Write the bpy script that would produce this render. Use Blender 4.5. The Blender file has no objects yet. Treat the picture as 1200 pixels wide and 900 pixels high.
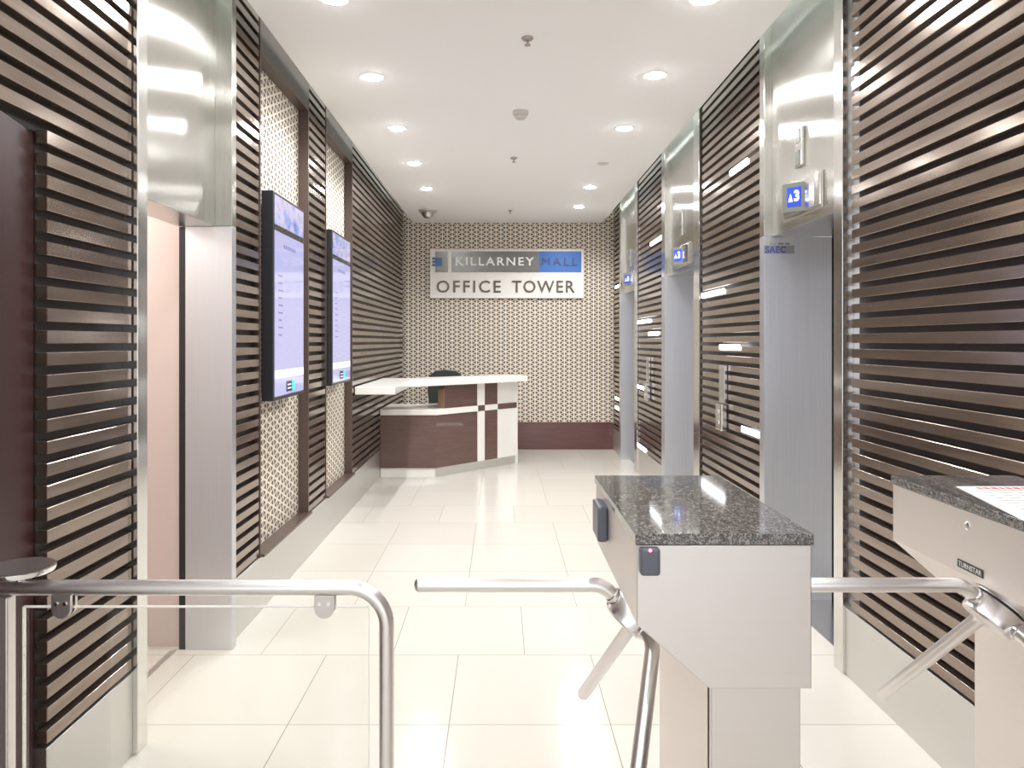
import bpy, bmesh, math, random
from mathutils import Vector, Matrix
random.seed(7)
S = bpy.context.scene
COL = S.collection
PI = math.pi

# ------------------------------------------------------------------ camera
EYE = 1.45          # camera height
F = 850.0           # focal length in pixels of the 1200 px wide frame
cd = bpy.data.cameras.new('camera')
cam = bpy.data.objects.new('camera', cd)
COL.objects.link(cam)
cam.location = (0, 0, EYE)
cam.rotation_euler = (PI/2, 0, 0)
cd.sensor_width = 36.0
cd.lens = F/1200*36
cd.shift_x = 13/1200
cd.shift_y = -50/1200
cd.clip_start = 0.05
S.camera = cam

# ------------------------------------------------------------------ light and exposure
S.view_settings.view_transform = 'Standard'
S.view_settings.look = 'None'
S.view_settings.gamma = 1
S.view_settings.use_curve_mapping = False
S.view_settings.exposure = 0.74
S.cycles.use_denoising = True
S.cycles.max_bounces = 10
S.cycles.diffuse_bounces = 6
S.cycles.glossy_bounces = 6
S.cycles.transparent_max_bounces = 12
S.cycles.sample_clamp_indirect = 6
w = bpy.data.worlds.new('world'); S.world = w; w.use_nodes = True
bg = w.node_tree.nodes['Background']
bg.inputs[0].default_value = (0.92, 0.95, 1.0, 1)
bg.inputs[1].default_value = 1.0
DOWN_W = 30.0
# daylight of the glazed entrance front behind the camera
ad = bpy.data.lights.new('entrance_daylight', 'AREA')
ad.shape = 'RECTANGLE'; ad.size = 4.2; ad.size_y = 2.6; ad.energy = 9; ad.color = (1.0, 0.98, 0.965)
al = bpy.data.objects.new('entrance_daylight', ad); COL.objects.link(al)
al.location = (0.1, -3.6, 1.6); al.rotation_euler = (PI/2, 0, 0)

# ------------------------------------------------------------------ helpers
def W(px, py, D):
    return Vector(((px-587)*D/F, D, EYE-(py-400)*D/F))

def mat(name, color, rough=0.5, metal=0.0, coat=0.0, spec=0.5, emit=None, estr=0.0, aniso=0.0, trans=0.0):
    m = bpy.data.materials.new(name); m.use_nodes = True
    b = m.node_tree.nodes['Principled BSDF']
    b.inputs['Base Color'].default_value = (*color, 1)
    b.inputs['Roughness'].default_value = rough
    b.inputs['Metallic'].default_value = metal
    b.inputs['Coat Weight'].default_value = coat
    b.inputs['Coat Roughness'].default_value = 0.05
    b.inputs['Specular IOR Level'].default_value = spec
    if aniso: b.inputs['Anisotropic'].default_value = aniso
    if emit:
        b.inputs['Emission Color'].default_value = (*emit, 1)
        b.inputs['Emission Strength'].default_value = estr
    return m

def nt(m): return m.node_tree.nodes, m.node_tree.links, m.node_tree.nodes['Principled BSDF']
def math_node(N, L, op, a, b=None, c=None):
    n = N.new('ShaderNodeMath'); n.operation = op
    for i, v in enumerate((a, b, c)):
        if v is None: continue
        if isinstance(v, (int, float)): n.inputs[i].default_value = v
        else: L.new(v, n.inputs[i])
    return n.outputs[0]
def noise(N, L, vec, scale, detail=3, rough=0.5):
    n = N.new('ShaderNodeTexNoise'); n.inputs['Scale'].default_value = scale
    n.inputs['Detail'].default_value = detail; n.inputs['Roughness'].default_value = rough
    if vec is not None: L.new(vec, n.inputs['Vector'])
    return n.outputs['Fac']
def ramp(N, L, fac, stops):
    r = N.new('ShaderNodeValToRGB'); L.new(fac, r.inputs[0])
    e = r.color_ramp.elements
    while len(e) < len(stops): e.new(0.5)
    for k, (p, c) in enumerate(stops): e[k].position = p; e[k].color = (*c, 1)
    return r.outputs[0]
def pos(N): return N.new('ShaderNodeNewGeometry').outputs['Position']
def mapping(N, L, vec, scale):
    n = N.new('ShaderNodeMapping'); L.new(vec, n.inputs[0]); n.inputs['Scale'].default_value = scale
    return n.outputs[0]

# brushed steel: fine streaks along one direction
def steel(name, color=(0.62, 0.61, 0.59), rough=0.24, streak=(300, 300, 3), var=0.10, aniso=0.5, con=0.05, rot=0.0):
    m = mat(name, color, rough, 1.0)
    N, L, b = nt(m)
    v = mapping(N, L, pos(N), streak)
    f = noise(N, L, v, 1.0, 3, 0.6)
    r = math_node(N, L, 'MULTIPLY_ADD', f, var, rough-var/2)
    L.new(r, b.inputs['Roughness'])
    c = ramp(N, L, f, [(0.3, tuple(x*(1-con) for x in color)), (0.7, tuple(min(1, x*(1+con)) for x in color))])
    L.new(c, b.inputs['Base Color'])
    if aniso:
        b.inputs['Anisotropic'].default_value = aniso
        ge = N.new('ShaderNodeNewGeometry'); cr = N.new('ShaderNodeVectorMath'); cr.operation = 'CROSS_PRODUCT'
        L.new(ge.outputs['Normal'], cr.inputs[0]); cr.inputs[1].default_value = (0.001, 0.002, 1)
        L.new(cr.outputs[0], b.inputs['Tangent'])
        b.inputs['Anisotropic Rotation'].default_value = rot
    return m

M = {}
M['steel'] = steel('brushed_steel', (0.66, 0.65, 0.63), 0.26)
M['header_steel'] = steel('header_steel', (0.66, 0.65, 0.61), 0.215, streak=(300, 300, 4), var=0.04, aniso=0.97, rot=0.0)
M['reveal_steel'] = steel('reveal_steel', (0.74, 0.75, 0.79), 0.38, streak=(400, 400, 2), var=0.06, aniso=0.6)
M['trim_steel'] = steel('trim_steel', (0.78, 0.77, 0.74), 0.18, streak=(200, 200, 3), aniso=0.5)
M['tube_steel'] = mat('tube_steel', (0.84, 0.82, 0.81), 0.33, 1.0)
M['tube_dull'] = mat('tube_dull', (0.66, 0.63, 0.61), 0.33, 1.0)
M['disc_dark'] = mat('dark_disc_laminate', (0.085, 0.068, 0.066), 0.3)
M['satin'] = mat('satin_steel', (0.80, 0.77, 0.78), 0.24, 1.0)
M['chrome'] = mat('chrome', (0.85, 0.84, 0.84), 0.08, 1.0)
M['turnstile_steel'] = steel('turnstile_steel', (0.80, 0.755, 0.73), 0.44, streak=(3, 3, 300), var=0.02, aniso=0.0, con=0.008)
M['plinth_steel'] = steel('plinth_steel', (0.72, 0.715, 0.69), 0.40, streak=(300, 3, 300), var=0.03, aniso=0.0, con=0.01)
M['black'] = mat('black_gap', (0.012, 0.012, 0.013), 0.5)
M['plastic_dark'] = mat('dark_plastic', (0.02, 0.022, 0.026), 0.35)
M['reader'] = mat('reader_plastic', (0.12, 0.13, 0.165), 0.35)
M['ceiling'] = mat('ceiling_paint', (0.93, 0.93, 0.925), 0.8)
M['soffit'] = mat('upper_soffit_paint', (0.7, 0.71, 0.69), 0.8)
M['wallpaint'] = mat('wall_paint', (0.62, 0.60, 0.57), 0.8)
M['white_lam'] = mat('white_laminate', (0.86, 0.84, 0.80), 0.25, coat=0.3)
M['sign_white'] = mat('sign_white', (0.86, 0.83, 0.78), 0.35)
M['white_plastic'] = mat('white_plastic', (0.62, 0.58, 0.55), 0.4)
M['sprinkler'] = mat('sprinkler_metal', (0.45, 0.38, 0.37), 0.35, 0.6)
M['letter_dark'] = mat('sign_letter_bronze', (0.13, 0.10, 0.08), 0.35, 0.5)
M['letter_white'] = mat('sign_letter_white', (0.95, 0.93, 0.9), 0.4)
M['letter_grey'] = mat('sign_letter_steel', (0.06, 0.085, 0.14), 0.4, 0.2)
M['sign_blue'] = mat('sign_blue', (0.05, 0.16, 0.50), 0.35, 0.15)
M['sign_steel'] = steel('sign_steel', (0.16, 0.156, 0.148), 0.25, streak=(3, 3, 60), aniso=0.0)
M['logo_blue'] = mat('logo_blue', (0.06, 0.17, 0.38), 0.3)
M['chair_fabric'] = mat('chair_fabric', (0.03, 0.035, 0.03), 0.7)
M['car_wall'] = mat('lift_car_laminate', (0.66, 0.545, 0.51), 0.35)
M['oak'] = mat('oak_edge', (0.30, 0.19, 0.11), 0.4)
M['paper'] = mat('paper', (0.88, 0.87, 0.87), 0.7)
M['red_ink'] = mat('red_ink', (0.75, 0.12, 0.14), 0.6)
M['grey_ink'] = mat('grey_ink', (0.28, 0.26, 0.27), 0.6)
M['led'] = mat('led_white', (1, 1, 1), 0.5, emit=(0.95, 0.97, 1.0), estr=5.0)
M['lamp'] = mat('lamp_lens', (1, 1, 1), 0.5, emit=(0.98, 0.99, 1.0), estr=70.0)
M['lamp_off'] = mat('lamp_lens_off', (0.62, 0.60, 0.56), 0.5)
M['red_led'] = mat('red_led', (1, 0.1, 0.15), 0.5, emit=(1.0, 0.12, 0.22), estr=5.0)
M['blue_lcd'] = mat('blue_lcd', (0.02, 0.05, 0.4), 0.2, emit=(0.02, 0.06, 0.60), estr=0.45)
M['lcd_white'] = mat('lcd_white', (0.9, 0.9, 0.9), 0.4, emit=(0.9, 0.88, 0.75), estr=0.9)
M['label_black'] = mat('label_black', (0.03, 0.035, 0.035), 0.35)
M['label_ink'] = mat('label_ink', (0.65, 0.66, 0.62), 0.4)
M['sticker'] = mat('sticker_silver', (0.40, 0.40, 0.44), 0.3, 0.6)
M['sticker_blue'] = mat('sticker_blue', (0.05, 0.07, 0.32), 0.4)
M['display_glass'] = mat('display_glass', (0.17, 0.18, 0.16), 0.15, coat=0.6)
M['screen'] = mat('screen_page', (0.05, 0.05, 0.07), 0.10, emit=(0.42, 0.42, 0.70), estr=0.7, coat=0.5)
M['screen_ink'] = mat('screen_ink', (0.05, 0.05, 0.08), 0.1, emit=(0.20, 0.20, 0.45), estr=0.5)
M['screen_band'] = mat('screen_band', (0.05, 0.05, 0.07), 0.1, emit=(0.78, 0.74, 0.86), estr=0.9)
M['screen_strip'] = mat('screen_strip', (0.02, 0.022, 0.028), 0.1, coat=0.8)
M['screen_cyan'] = mat('screen_cyan', (0.02, 0.2, 0.3), 0.1, emit=(0.05, 0.55, 0.75), estr=0.9)
M['screen_black'] = mat('screen_black', (0.01, 0.02, 0.03), 0.1)

# picture strip on the screens
m = mat('screen_picture', (0.03, 0.03, 0.05), 0.1, coat=0.8); N, L, b = nt(m)
v = mapping(N, L, pos(N), (1, 9, 9)); f = noise(N, L, v, 1.2, 4, 0.6)
c = ramp(N, L, f, [(0.30, (0.07, 0.17, 0.55)), (0.45, (0.28, 0.36, 0.72)), (0.56, (0.62, 0.55, 0.76)), (0.70, (0.30, 0.30, 0.42))])
L.new(c, b.inputs['Emission Color']); b.inputs['Emission Strength'].default_value = 0.75
M['screen_picture'] = m

# slats: dark stained timber under a satin lacquer
def slat_mat(name, c0, c1, rough):
    m = mat(name, c0, rough, 0.0, 0.0, 1.0); N, L, b = nt(m)
    v = mapping(N, L, pos(N), (40, 2.2, 40)); f = noise(N, L, v, 1.0, 4, 0.6)
    L.new(ramp(N, L, f, [(0.30, c0), (0.72, c1)]), b.inputs['Base Color'])
    b.inputs['Metallic'].default_value = 0.8
    b.inputs['Coat Weight'].default_value = 0.35; b.inputs['Coat Roughness'].default_value = 0.12
    return m
M['slat'] = slat_mat('slat_timber', (0.22, 0.162, 0.128), (0.34, 0.27, 0.22), 0.17)
M['slat_back'] = mat('slat_backing', (0.030, 0.022, 0.020), 0.45)
# mahogany
def wood(name, c0, c1, sc, rough=0.22, coat=0.5):
    m = mat(name, c0, rough, coat=coat); N, L, b = nt(m)
    v = mapping(N, L, pos(N), sc); f = noise(N, L, v, 1.0, 5, 0.65)
    L.new(ramp(N, L, f, [(0.25, c0), (0.75, c1)]), b.inputs['Base Color'])
    return m
M['mahogany'] = wood('mahogany', (0.024, 0.005, 0.006), (0.046, 0.009, 0.010), (30, 30, 1.5), 0.4, 0.0)
M['mahogany'].node_tree.nodes['Principled BSDF'].inputs['Specular IOR Level'].default_value = 0.3
M['desk_wood'] = wood('desk_wood', (0.105, 0.058, 0.048), (0.15, 0.086, 0.072), (4, 4, 45), 0.3, 0.2)
M['brown_frame'] = wood('brown_frame', (0.075, 0.048, 0.039), (0.095, 0.062, 0.051), (30, 30, 3), 0.35, 0.2)
M['skirt_wood'] = wood('skirting_wood', (0.095, 0.037, 0.034), (0.13, 0.052, 0.047), (3, 3, 40), 0.25, 0.4)

# granite
m = mat('granite', (0.1, 0.1, 0.1), 0.07, coat=0.4); N, L, b = nt(m)
p = pos(N)
vo = N.new('ShaderNodeTexVoronoi'); vo.inputs['Scale'].default_value = 300; L.new(p, vo.inputs['Vector'])
f = noise(N, L, mapping(N, L, p, (1, .5, 1)), 150, 6, 0.75)
g = math_node(N, L, 'ADD', math_node(N, L, 'MULTIPLY', vo.outputs['Distance'], 0.35), math_node(N, L, 'MULTIPLY', f, 0.8))
L.new(ramp(N, L, g, [(0.40, (0.014, 0.014, 0.015)), (0.54, (0.070, 0.066, 0.064)), (0.64, (0.21, 0.20, 0.19)), (0.78, (0.40, 0.36, 0.34))]), b.inputs['Base Color'])
b.inputs['Specular IOR Level'].default_value = 0.9
M['granite'] = m

# wallpaper: triangular lattice of pale lines on brown, mapped on (axis, z)
def wallpaper(name, axis, light=(0.76, 0.69, 0.58), dark=(0.10, 0.07, 0.05)):
    m = mat(name, light, 0.55); N, L, b = nt(m)
    s = N.new('ShaderNodeSeparateXYZ'); L.new(pos(N), s.inputs[0])
    u = s.outputs[axis]; z = math_node(N, L, 'MULTIPLY', s.outputs[2], 1.296)
    a2 = 0.131/2
    mins = None
    for ang in (0, 60, 120):
        ca, sa = math.cos(math.radians(ang)), math.sin(math.radians(ang))
        q = math_node(N, L, 'ADD', math_node(N, L, 'MULTIPLY', u, ca/a2), math_node(N, L, 'MULTIPLY', z, sa/a2))
        fr = math_node(N, L, 'FRACT', q)
        d = math_node(N, L, 'MINIMUM', fr, math_node(N, L, 'SUBTRACT', 1.0, fr))
        mins = d if mins is None else math_node(N, L, 'MINIMUM', mins, d)
    k = N.new('ShaderNodeMapRange'); k.interpolation_type = 'SMOOTHSTEP'
    L.new(mins, k.inputs[0]); k.inputs[1].default_value = 0.09; k.inputs[2].default_value = 0.155
    mx = N.new('ShaderNodeMix'); mx.data_type = 'RGBA'
    L.new(k.outputs[0], mx.inputs['Factor']); mx.inputs['A'].default_value = (*light, 1); mx.inputs['B'].default_value = (*dark, 1)
    L.new(mx.outputs['Result'], b.inputs['Base Color'])
    return m
M['paper_x'] = wallpaper('wallpaper_back', 0)
M['paper_y'] = wallpaper('wallpaper_side', 1)

# floor tiles 0.61 m with every fourth row shifted by half a tile
m = mat('floor_tile', (0.8, 0.76, 0.68), 0.16, coat=0.0, spec=0.32); N, L, b = nt(m)
s = N.new('ShaderNodeSeparateXYZ'); L.new(pos(N), s.inputs[0])
T = 0.6105
ry = math_node(N, L, 'DIVIDE', math_node(N, L, 'SUBTRACT', s.outputs[1], 3.354), T)
row = math_node(N, L, 'FLOOR', ry); fy = math_node(N, L, 'FRACT', ry)
md = math_node(N, L, 'FLOORED_MODULO', row, 4.0)
isB = math_node(N, L, 'LESS_THAN', md, 0.5)
cx = math_node(N, L, 'ADD', math_node(N, L, 'DIVIDE', math_node(N, L, 'ADD', s.outputs[0], 0.196), T), math_node(N, L, 'MULTIPLY', isB, 0.5))
fx = math_node(N, L, 'FRACT', cx); colx = math_node(N, L, 'FLOOR', cx)
dx = math_node(N, L, 'MINIMUM', fx, math_node(N, L, 'SUBTRACT', 1.0, fx))
dy = math_node(N, L, 'MINIMUM', fy, math_node(N, L, 'SUBTRACT', 1.0, fy))
g = math_node(N, L, 'LESS_THAN', math_node(N, L, 'MINIMUM', dx, dy), 0.0028)
cmb = N.new('ShaderNodeCombineXYZ'); L.new(colx, cmb.inputs[0]); L.new(row, cmb.inputs[1])
wn = N.new('ShaderNodeTexWhiteNoise'); L.new(cmb.outputs[0], wn.inputs[0])
cl = noise(N, L, pos(N), 2.2, 5, 0.6)
t = math_node(N, L, 'ADD', math_node(N, L, 'MULTIPLY', wn.outputs['Value'], 0.5), math_node(N, L, 'MULTIPLY', cl, 0.5))
tc = ramp(N, L, t, [(0.1, (0.61, 0.57, 0.505)), (0.9, (0.665, 0.63, 0.57))])
mx = N.new('ShaderNodeMix'); mx.data_type = 'RGBA'; L.new(g, mx.inputs['Factor']); L.new(tc, mx.inputs['A']); mx.inputs['B'].default_value = (0.25, 0.21, 0.17, 1)
L.new(mx.outputs['Result'], b.inputs['Base Color'])
L.new(math_node(N, L, 'MULTIPLY_ADD', g, 0.5, 0.15), b.inputs['Roughness'])
M['floor'] = m

# clear glass sheet
m = bpy.data.materials.new('clear_glass'); m.use_nodes = True
N = m.node_tree.nodes; L = m.node_tree.links; N.remove(N['Principled BSDF'])
tr = N.new('ShaderNodeBsdfTransparent'); tr.inputs[0].default_value = (0.975, 0.985, 0.978, 1)
gl = N.new('ShaderNodeBsdfGlossy'); gl.inputs['Roughness'].default_value = 0.02
fr = N.new('ShaderNodeFresnel'); fr.inputs[0].default_value = 1.45
mxs = N.new('ShaderNodeMixShader'); L.new(fr.outputs[0], mxs.inputs[0]); L.new(tr.outputs[0], mxs.inputs[1]); L.new(gl.outputs[0], mxs.inputs[2])
L.new(mxs.outputs[0], N['Material Output'].inputs[0])
M['glass'] = m
M['glass_edge'] = mat('glass_edge', (0.88, 0.85, 0.80), 0.2, emit=None)

# ---------------------------------------------------------------- mesh tools
class MB:
    def __init__(s): s.bm = bmesh.new()
    def box(s, x0, x1, y0, y1, z0, z1):
        x0, x1 = sorted((x0, x1)); y0, y1 = sorted((y0, y1)); z0, z1 = sorted((z0, z1))
        v = [s.bm.verts.new(p) for p in ((x0,y0,z0),(x1,y0,z0),(x1,y1,z0),(x0,y1,z0),(x0,y0,z1),(x1,y0,z1),(x1,y1,z1),(x0,y1,z1))]
        for f in ((3,2,1,0),(4,5,6,7),(0,1,5,4),(1,2,6,5),(2,3,7,6),(3,0,4,7)): s.bm.faces.new([v[i] for i in f])
        return s
    def prism(s, pts, a, b):
        """pts: 2D outline; a(p,0)/b(p,1): functions giving the 3D points of the two ends"""
        A = [s.bm.verts.new(a(p)) for p in pts]; B = [s.bm.verts.new(b(p)) for p in pts]
        s.bm.faces.new(A); s.bm.faces.new(B[::-1])
        n = len(pts)
        for i in range(n): s.bm.faces.new((A[i], B[i], B[(i+1)%n], A[(i+1)%n]))
        return s
    def plan(s, pts, z0, z1): return s.prism(pts, lambda p: (p[0], p[1], z0), lambda p: (p[0], p[1], z1))
    def sect(s, pts, y0, y1): return s.prism(pts, lambda p: (p[0], y0, p[1]), lambda p: (p[0], y1, p[1]))
    def cyl(s, c0, c1, r0, r1=None, n=32):
        r1 = r0 if r1 is None else r1
        c0, c1 = Vector(c0), Vector(c1); d = (c1-c0).normalized()
        u = d.orthogonal().normalized(); w_ = d.cross(u)
        ring = lambda c, r: [s.bm.verts.new(c+r*(math.cos(2*PI*k/n)*u+math.sin(2*PI*k/n)*w_)) for k in range(n)]
        A, B = ring(c0, r0), ring(c1, r1)
        s.bm.faces.new(A[::-1]); s.bm.faces.new(B)
        for k in range(n): s.bm.faces.new((A[k], A[(k+1)%n], B[(k+1)%n], B[k]))
        return s
    def lathe(s, prof, c=(0,0,0), axis=(0,0,1), n=40):
        """prof: (radius, height) pairs along axis from c"""
        c = Vector(c); d = Vector(axis).normalized(); u = d.orthogonal().normalized(); w_ = d.cross(u)
        rings = []
        for r, h in prof:
            rings.append([s.bm.verts.new(c+h*d+max(r, 1e-4)*(math.cos(2*PI*k/n)*u+math.sin(2*PI*k/n)*w_)) for k in range(n)])
        for A, B in zip(rings, rings[1:]):
            for k in range(n): s.bm.faces.new((A[k], A[(k+1)%n], B[(k+1)%n], B[k]))
        s.bm.faces.new(rings[0][::-1]); s.bm.faces.new(rings[-1])
        return s
    def sweep(s, pts, r, n=24, round_end=False):
        pts = [Vector(p) for p in pts]
        radii = [r]*len(pts)
        if round_end:
            d = (pts[-1]-pts[-2]).normalized()
            for k in range(1, 6):
                t_ = k/5*PI/2
                pts.append(pts[len(radii)-1] if False else pts[len(pts)-k] + d*r*0.8*math.sin(t_)) if False else None
            pts = [q for q in pts if q is not None]
            e = pts[-1].copy()
            for k in range(1, 7):
                t_ = k/6*PI/2
                pts.append(e+d*r*0.7*math.sin(t_)); radii.append(max(r*math.cos(t_), r*0.03))
        tans = []
        for i in range(len(pts)):
            a = pts[max(i-1, 0)]; b_ = pts[min(i+1, len(pts)-1)]
            tans.append((b_-a).normalized())
        u = tans[0].orthogonal().normalized(); rings = []
        for i, (p_, t_) in enumerate(zip(pts, tans)):
            u = (u-t_*u.dot(t_)).normalized(); w_ = t_.cross(u)
            rings.append([s.bm.verts.new(p_+radii[i]*(math.cos(2*PI*k/n)*u+math.sin(2*PI*k/n)*w_)) for k in range(n)])
        for A, B in zip(rings, rings[1:]):
            for k in range(n): s.bm.faces.new((A[k], A[(k+1)%n], B[(k+1)%n], B[k]))
        s.bm.faces.new(rings[0][::-1]); s.bm.faces.new(rings[-1])
        return s
    def build(s, name, m, parent=None, bevel=0.0, smooth=False, seg=2):
        bmesh.ops.recalc_face_normals(s.bm, faces=s.bm.faces)
        me = bpy.data.meshes.new(name); s.bm.to_mesh(me); s.bm.free()
        me.materials.append(m)
        o = bpy.data.objects.new(name, me); COL.objects.link(o)
        if smooth:
            for p_ in me.polygons: p_.use_smooth = True
            me.set_sharp_from_angle(angle=math.radians(35))
        if parent:
            o.parent = parent
            o.matrix_parent_inverse = Matrix() if parent.type != 'EMPTY' else Matrix.Translation(-wloc(parent))
        if bevel:
            bv = o.modifiers.new('bevel', 'BEVEL'); bv.width = bevel; bv.segments = seg; bv.limit_method = 'ANGLE'; bv.harden_normals = False
        return o
def wloc(o):
    v = Vector(o.location)
    return v
def thing(name, label, cat, loc=(0,0,0), group=None):
    o = bpy.data.objects.new(name, None); COL.objects.link(o); o.location = loc; o.empty_display_size = 0.1
    o['label'] = label; o['category'] = cat
    if group: o['group'] = group
    return o
def tag(o, label, cat, group=None):
    o['label'] = label; o['category'] = cat
    if group: o['group'] = group
    return o
def struct(o): o['kind'] = 'structure'; return o
def struct_root(name, loc=(0,0,0)):
    o = bpy.data.objects.new(name, None); COL.objects.link(o); o.location = loc; o['kind'] = 'structure'; return o
def arc(c, u, v, r, a0, a1, n=10):
    return [Vector(c)+r*(math.cos(a0+(a1-a0)*k/n)*Vector(u)+math.sin(a0+(a1-a0)*k/n)*Vector(v)) for k in range(n+1)]
def fillet(p0, p1, p2, r, n=8):
    """round the corner p1 with radius r"""
    p0, p1, p2 = Vector(p0), Vector(p1), Vector(p2)
    a = (p0-p1).normalized(); b = (p2-p1).normalized()
    th = a.angle(b); d = r/math.tan(th/2)
    s0, s1 = p1+a*d, p1+b*d
    cen = p1+(a+b).normalized()*(r/math.sin(th/2))
    e0, e1 = s0-cen, s1-cen
    out = []
    tot = e0.angle(e1)
    for k in range(n+1):
        t_ = k/n
        out.append(cen+(math.sin((1-t_)*tot)*e0+math.sin(t_*tot)*e1)/math.sin(tot))
    return out
def text(name, body, m, parent, x_axis, z_axis, origin, width, height, depth=0.004, bold=0.0, spacing=1.0):
    """mesh lettering fitted to width x height; origin = lower left corner"""
    c = bpy.data.curves.new(name, 'FONT'); c.body = body; c.extrude = 0.5; c.offset = bold; c.space_character = spacing
    c.resolution_u = 3
    o = bpy.data.objects.new(name, c); COL.objects.link(o)
    bpy.context.view_layer.update()
    me = bpy.data.meshes.new_from_object(o.evaluated_get(bpy.context.evaluated_depsgraph_get()))
    bpy.data.objects.remove(o)
    xs = [v.co.x for v in me.vertices]; ys = [v.co.y for v in me.vertices]
    x0, x1, y0, y1 = min(xs), max(xs), min(ys), max(ys)
    X, Z = Vector(x_axis).normalized(), Vector(z_axis).normalized(); Nn = X.cross(Z)
    for v in me.vertices:
        a, b_, c_ = (v.co.x-x0)/(x1-x0), (v.co.y-y0)/(y1-y0), v.co.z
        v.co = Vector(origin)+X*a*width+Z*b_*height+Nn*(c_+0.5)*depth
    me.materials.clear(); me.materials.append(m); me.name = name
    r = bpy.data.objects.new(name, me); COL.objects.link(r)
    if parent:
        r.parent = parent
        if parent.type == 'EMPTY': r.matrix_parent_inverse = Matrix.Translation(-wloc(parent))
    return r

# ================================================================ STRUCTURE
XL, XR = -1.29, 1.50        # slat faces
YB = 9.75                   # back wall
ZC = 3.04                   # ceiling raft
ZT = 3.34                   # real slab
struct(MB().box(-3.2, 3.2, -4.6, YB, -0.1, 0.0).build('floor', M['floor']))
struct(MB().box(-1.185, 1.36, -4.6, YB, ZC, ZC+0.10).build('ceiling', M['ceiling'], bevel=0.004))
struct(MB().box(-3.2, 3.2, -4.6, YB+0.2, ZT, ZT+0.1).build('trim_1', M['soffit']))
struct(MB().box(-1.9, 2.2, YB, YB+0.2, -0.1, ZT).build('wall_back', M['paper_x']))
struct(MB().box(-1.28, 1.50, YB-0.02, YB, 0.0, 0.365).build('baseboard_back', M['skirt_wood'], bevel=0.003))

# left wall
b = MB()
b.box(-1.51, -1.36, 2.06, 2.54, 0, ZT)
b.box(-1.51, -1.36, 3.46, YB, 0, ZT)
b.box(-1.51, -1.36, -0.4, 2.06, 2.045, ZT)
b.box(-1.51, -1.36, -0.4, 1.12, 0, 2.045)
b.box(-1.51, -1.36, 2.54, 3.46, 2.3, ZT)
struct(b.build('wall_left', M['wallpaint']))
# passage beyond the open wooden door
b = MB(); b.box(-2.5, -2.4, 0.9, 2.5, 0, 2.6); b.box(-2.4, -1.51, 0.9, 1.0, 0, 2.6); b.box(-2.4, -1.51, 2.3, 2.5, 0, 2.6); b.box(-2.5, -1.51, 0.9, 2.5, 2.6, 2.7)
struct(b.build('wall_left_passage', M['wallpaint']))
# right wall
b = MB()
for y0, y1 in ((-0.6, 3.10), (4.13, 5.44), (6.65, 7.92), (9.02, YB)): b.box(1.57, 1.80, y0, y1, 0, ZT)
for y0, y1 in ((3.10, 4.13), (5.44, 6.65), (7.92, 9.02)): b.box(1.60, 1.80, y0, y1, 2.3, ZT)
struct(b.build('wall_right', M['wallpaint']))
# walls of the entrance hall behind the camera
b = MB(); b.box(-3.2, -3.05, -4.6, -0.4, 0, ZT); b.box(-3.05, -1.51, -0.5, -0.4, 0, ZT)
struct(b.build('wall_left_entrance', M['wallpaint']))
b = MB(); b.box(3.05, 3.2, -4.6, -0.6, 0, ZT); b.box(1.80, 3.05, -0.7, -0.6, 0, ZT)
struct(b.build('wall_right_entrance', M['wallpaint']))

# plinths
PZ = 0.292
b = MB(); b.box(-1.36, XL, 2.06, 2.54, 0, PZ); b.box(-1.36, XL, 3.46, YB-0.02, 0, PZ)
struct(b.build('baseboard_left', M['plinth_steel'], bevel=0.002))
b = MB()
for y0, y1 in ((-0.6, 3.156), (4.13, 5.44), (6.65, 7.92), (9.02, YB-0.02)): b.box(XR, 1.57, y0, y1, 0, PZ)
struct(b.build('baseboard_right', M['plinth_steel'], bevel=0.002))

# added fill lights, unseen above the hanging ceiling, to brighten the wall tops
for nm, x_, rot in (('added_fill_left', -1.10, 0.9), ('added_fill_right', 1.27, -0.9)):
    ld = bpy.data.lights.new(nm, 'AREA'); ld.shape = 'RECTANGLE'; ld.size = 0.03; ld.size_y = 12.0; ld.energy = 10; ld.color = (0.93, 1.0, 0.97)
    lo = bpy.data.objects.new(nm, ld); COL.objects.link(lo); lo.location = (x_, 3.6, ZC+0.13); lo.rotation_euler = (0, PI/2 if rot > 0 else -PI/2, 0)

# ================================================================ SLATTED PANELS
PITCH, FACE = 0.0633, 0.038
def slat_panel(side, ranges, label):
    """ranges: (y0, y1, z0, z1, slat start, slat end)"""
    xf, xb, xw = (XL, -1.325, -1.36) if side == 'L' else (XR, 1.535, 1.57)
    t = thing('slatted_wall_panel', label, 'wall panel', (xw, ranges[0][0], PZ))
    s_ = MB(); k = 0
    while True:
        z = PZ+0.012+k*PITCH; k += 1
        if z+FACE > ZT-0.02: break
        for (y0, y1, z0, z1, a, c) in ranges:
            if z0-0.001 <= z and z+FACE <= z1+0.02: s_.box(xf, xb, a, c, z, z+FACE)
    s_.build('slats', M['slat'], t, bevel=0.0015, seg=1)
    q = MB()
    for (y0, y1, z0, z1, a, c) in ranges: q.box(xb, xw, y0, y1, z0, min(z1, ZT-0.001))
    q.build('backing_board', M['slat_back'], t)
    return t
slat_panel('L', [(2.062, 2.54, PZ, 2.045, 2.062, 2.534), (-0.4, 2.54, 2.045, ZT, -0.4, 2.534)],
           'dark horizontal timber slats on the left wall nearest the camera, beside the mahogany door')
slat_panel('L', [(3.46, 3.875, PZ, ZT, 3.475, 3.868)], 'narrow slatted timber panel between the left lift opening and the nearer screen')
slat_panel('L', [(4.862, 5.336, PZ, ZT, 4.866, 5.33)], 'narrow slatted timber panel between the two wall screens')
slat_panel('L', [(6.294, YB-0.02, PZ, ZT, 6.30, YB-0.025)], 'long slatted timber panel on the left wall beside the reception desk')
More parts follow.
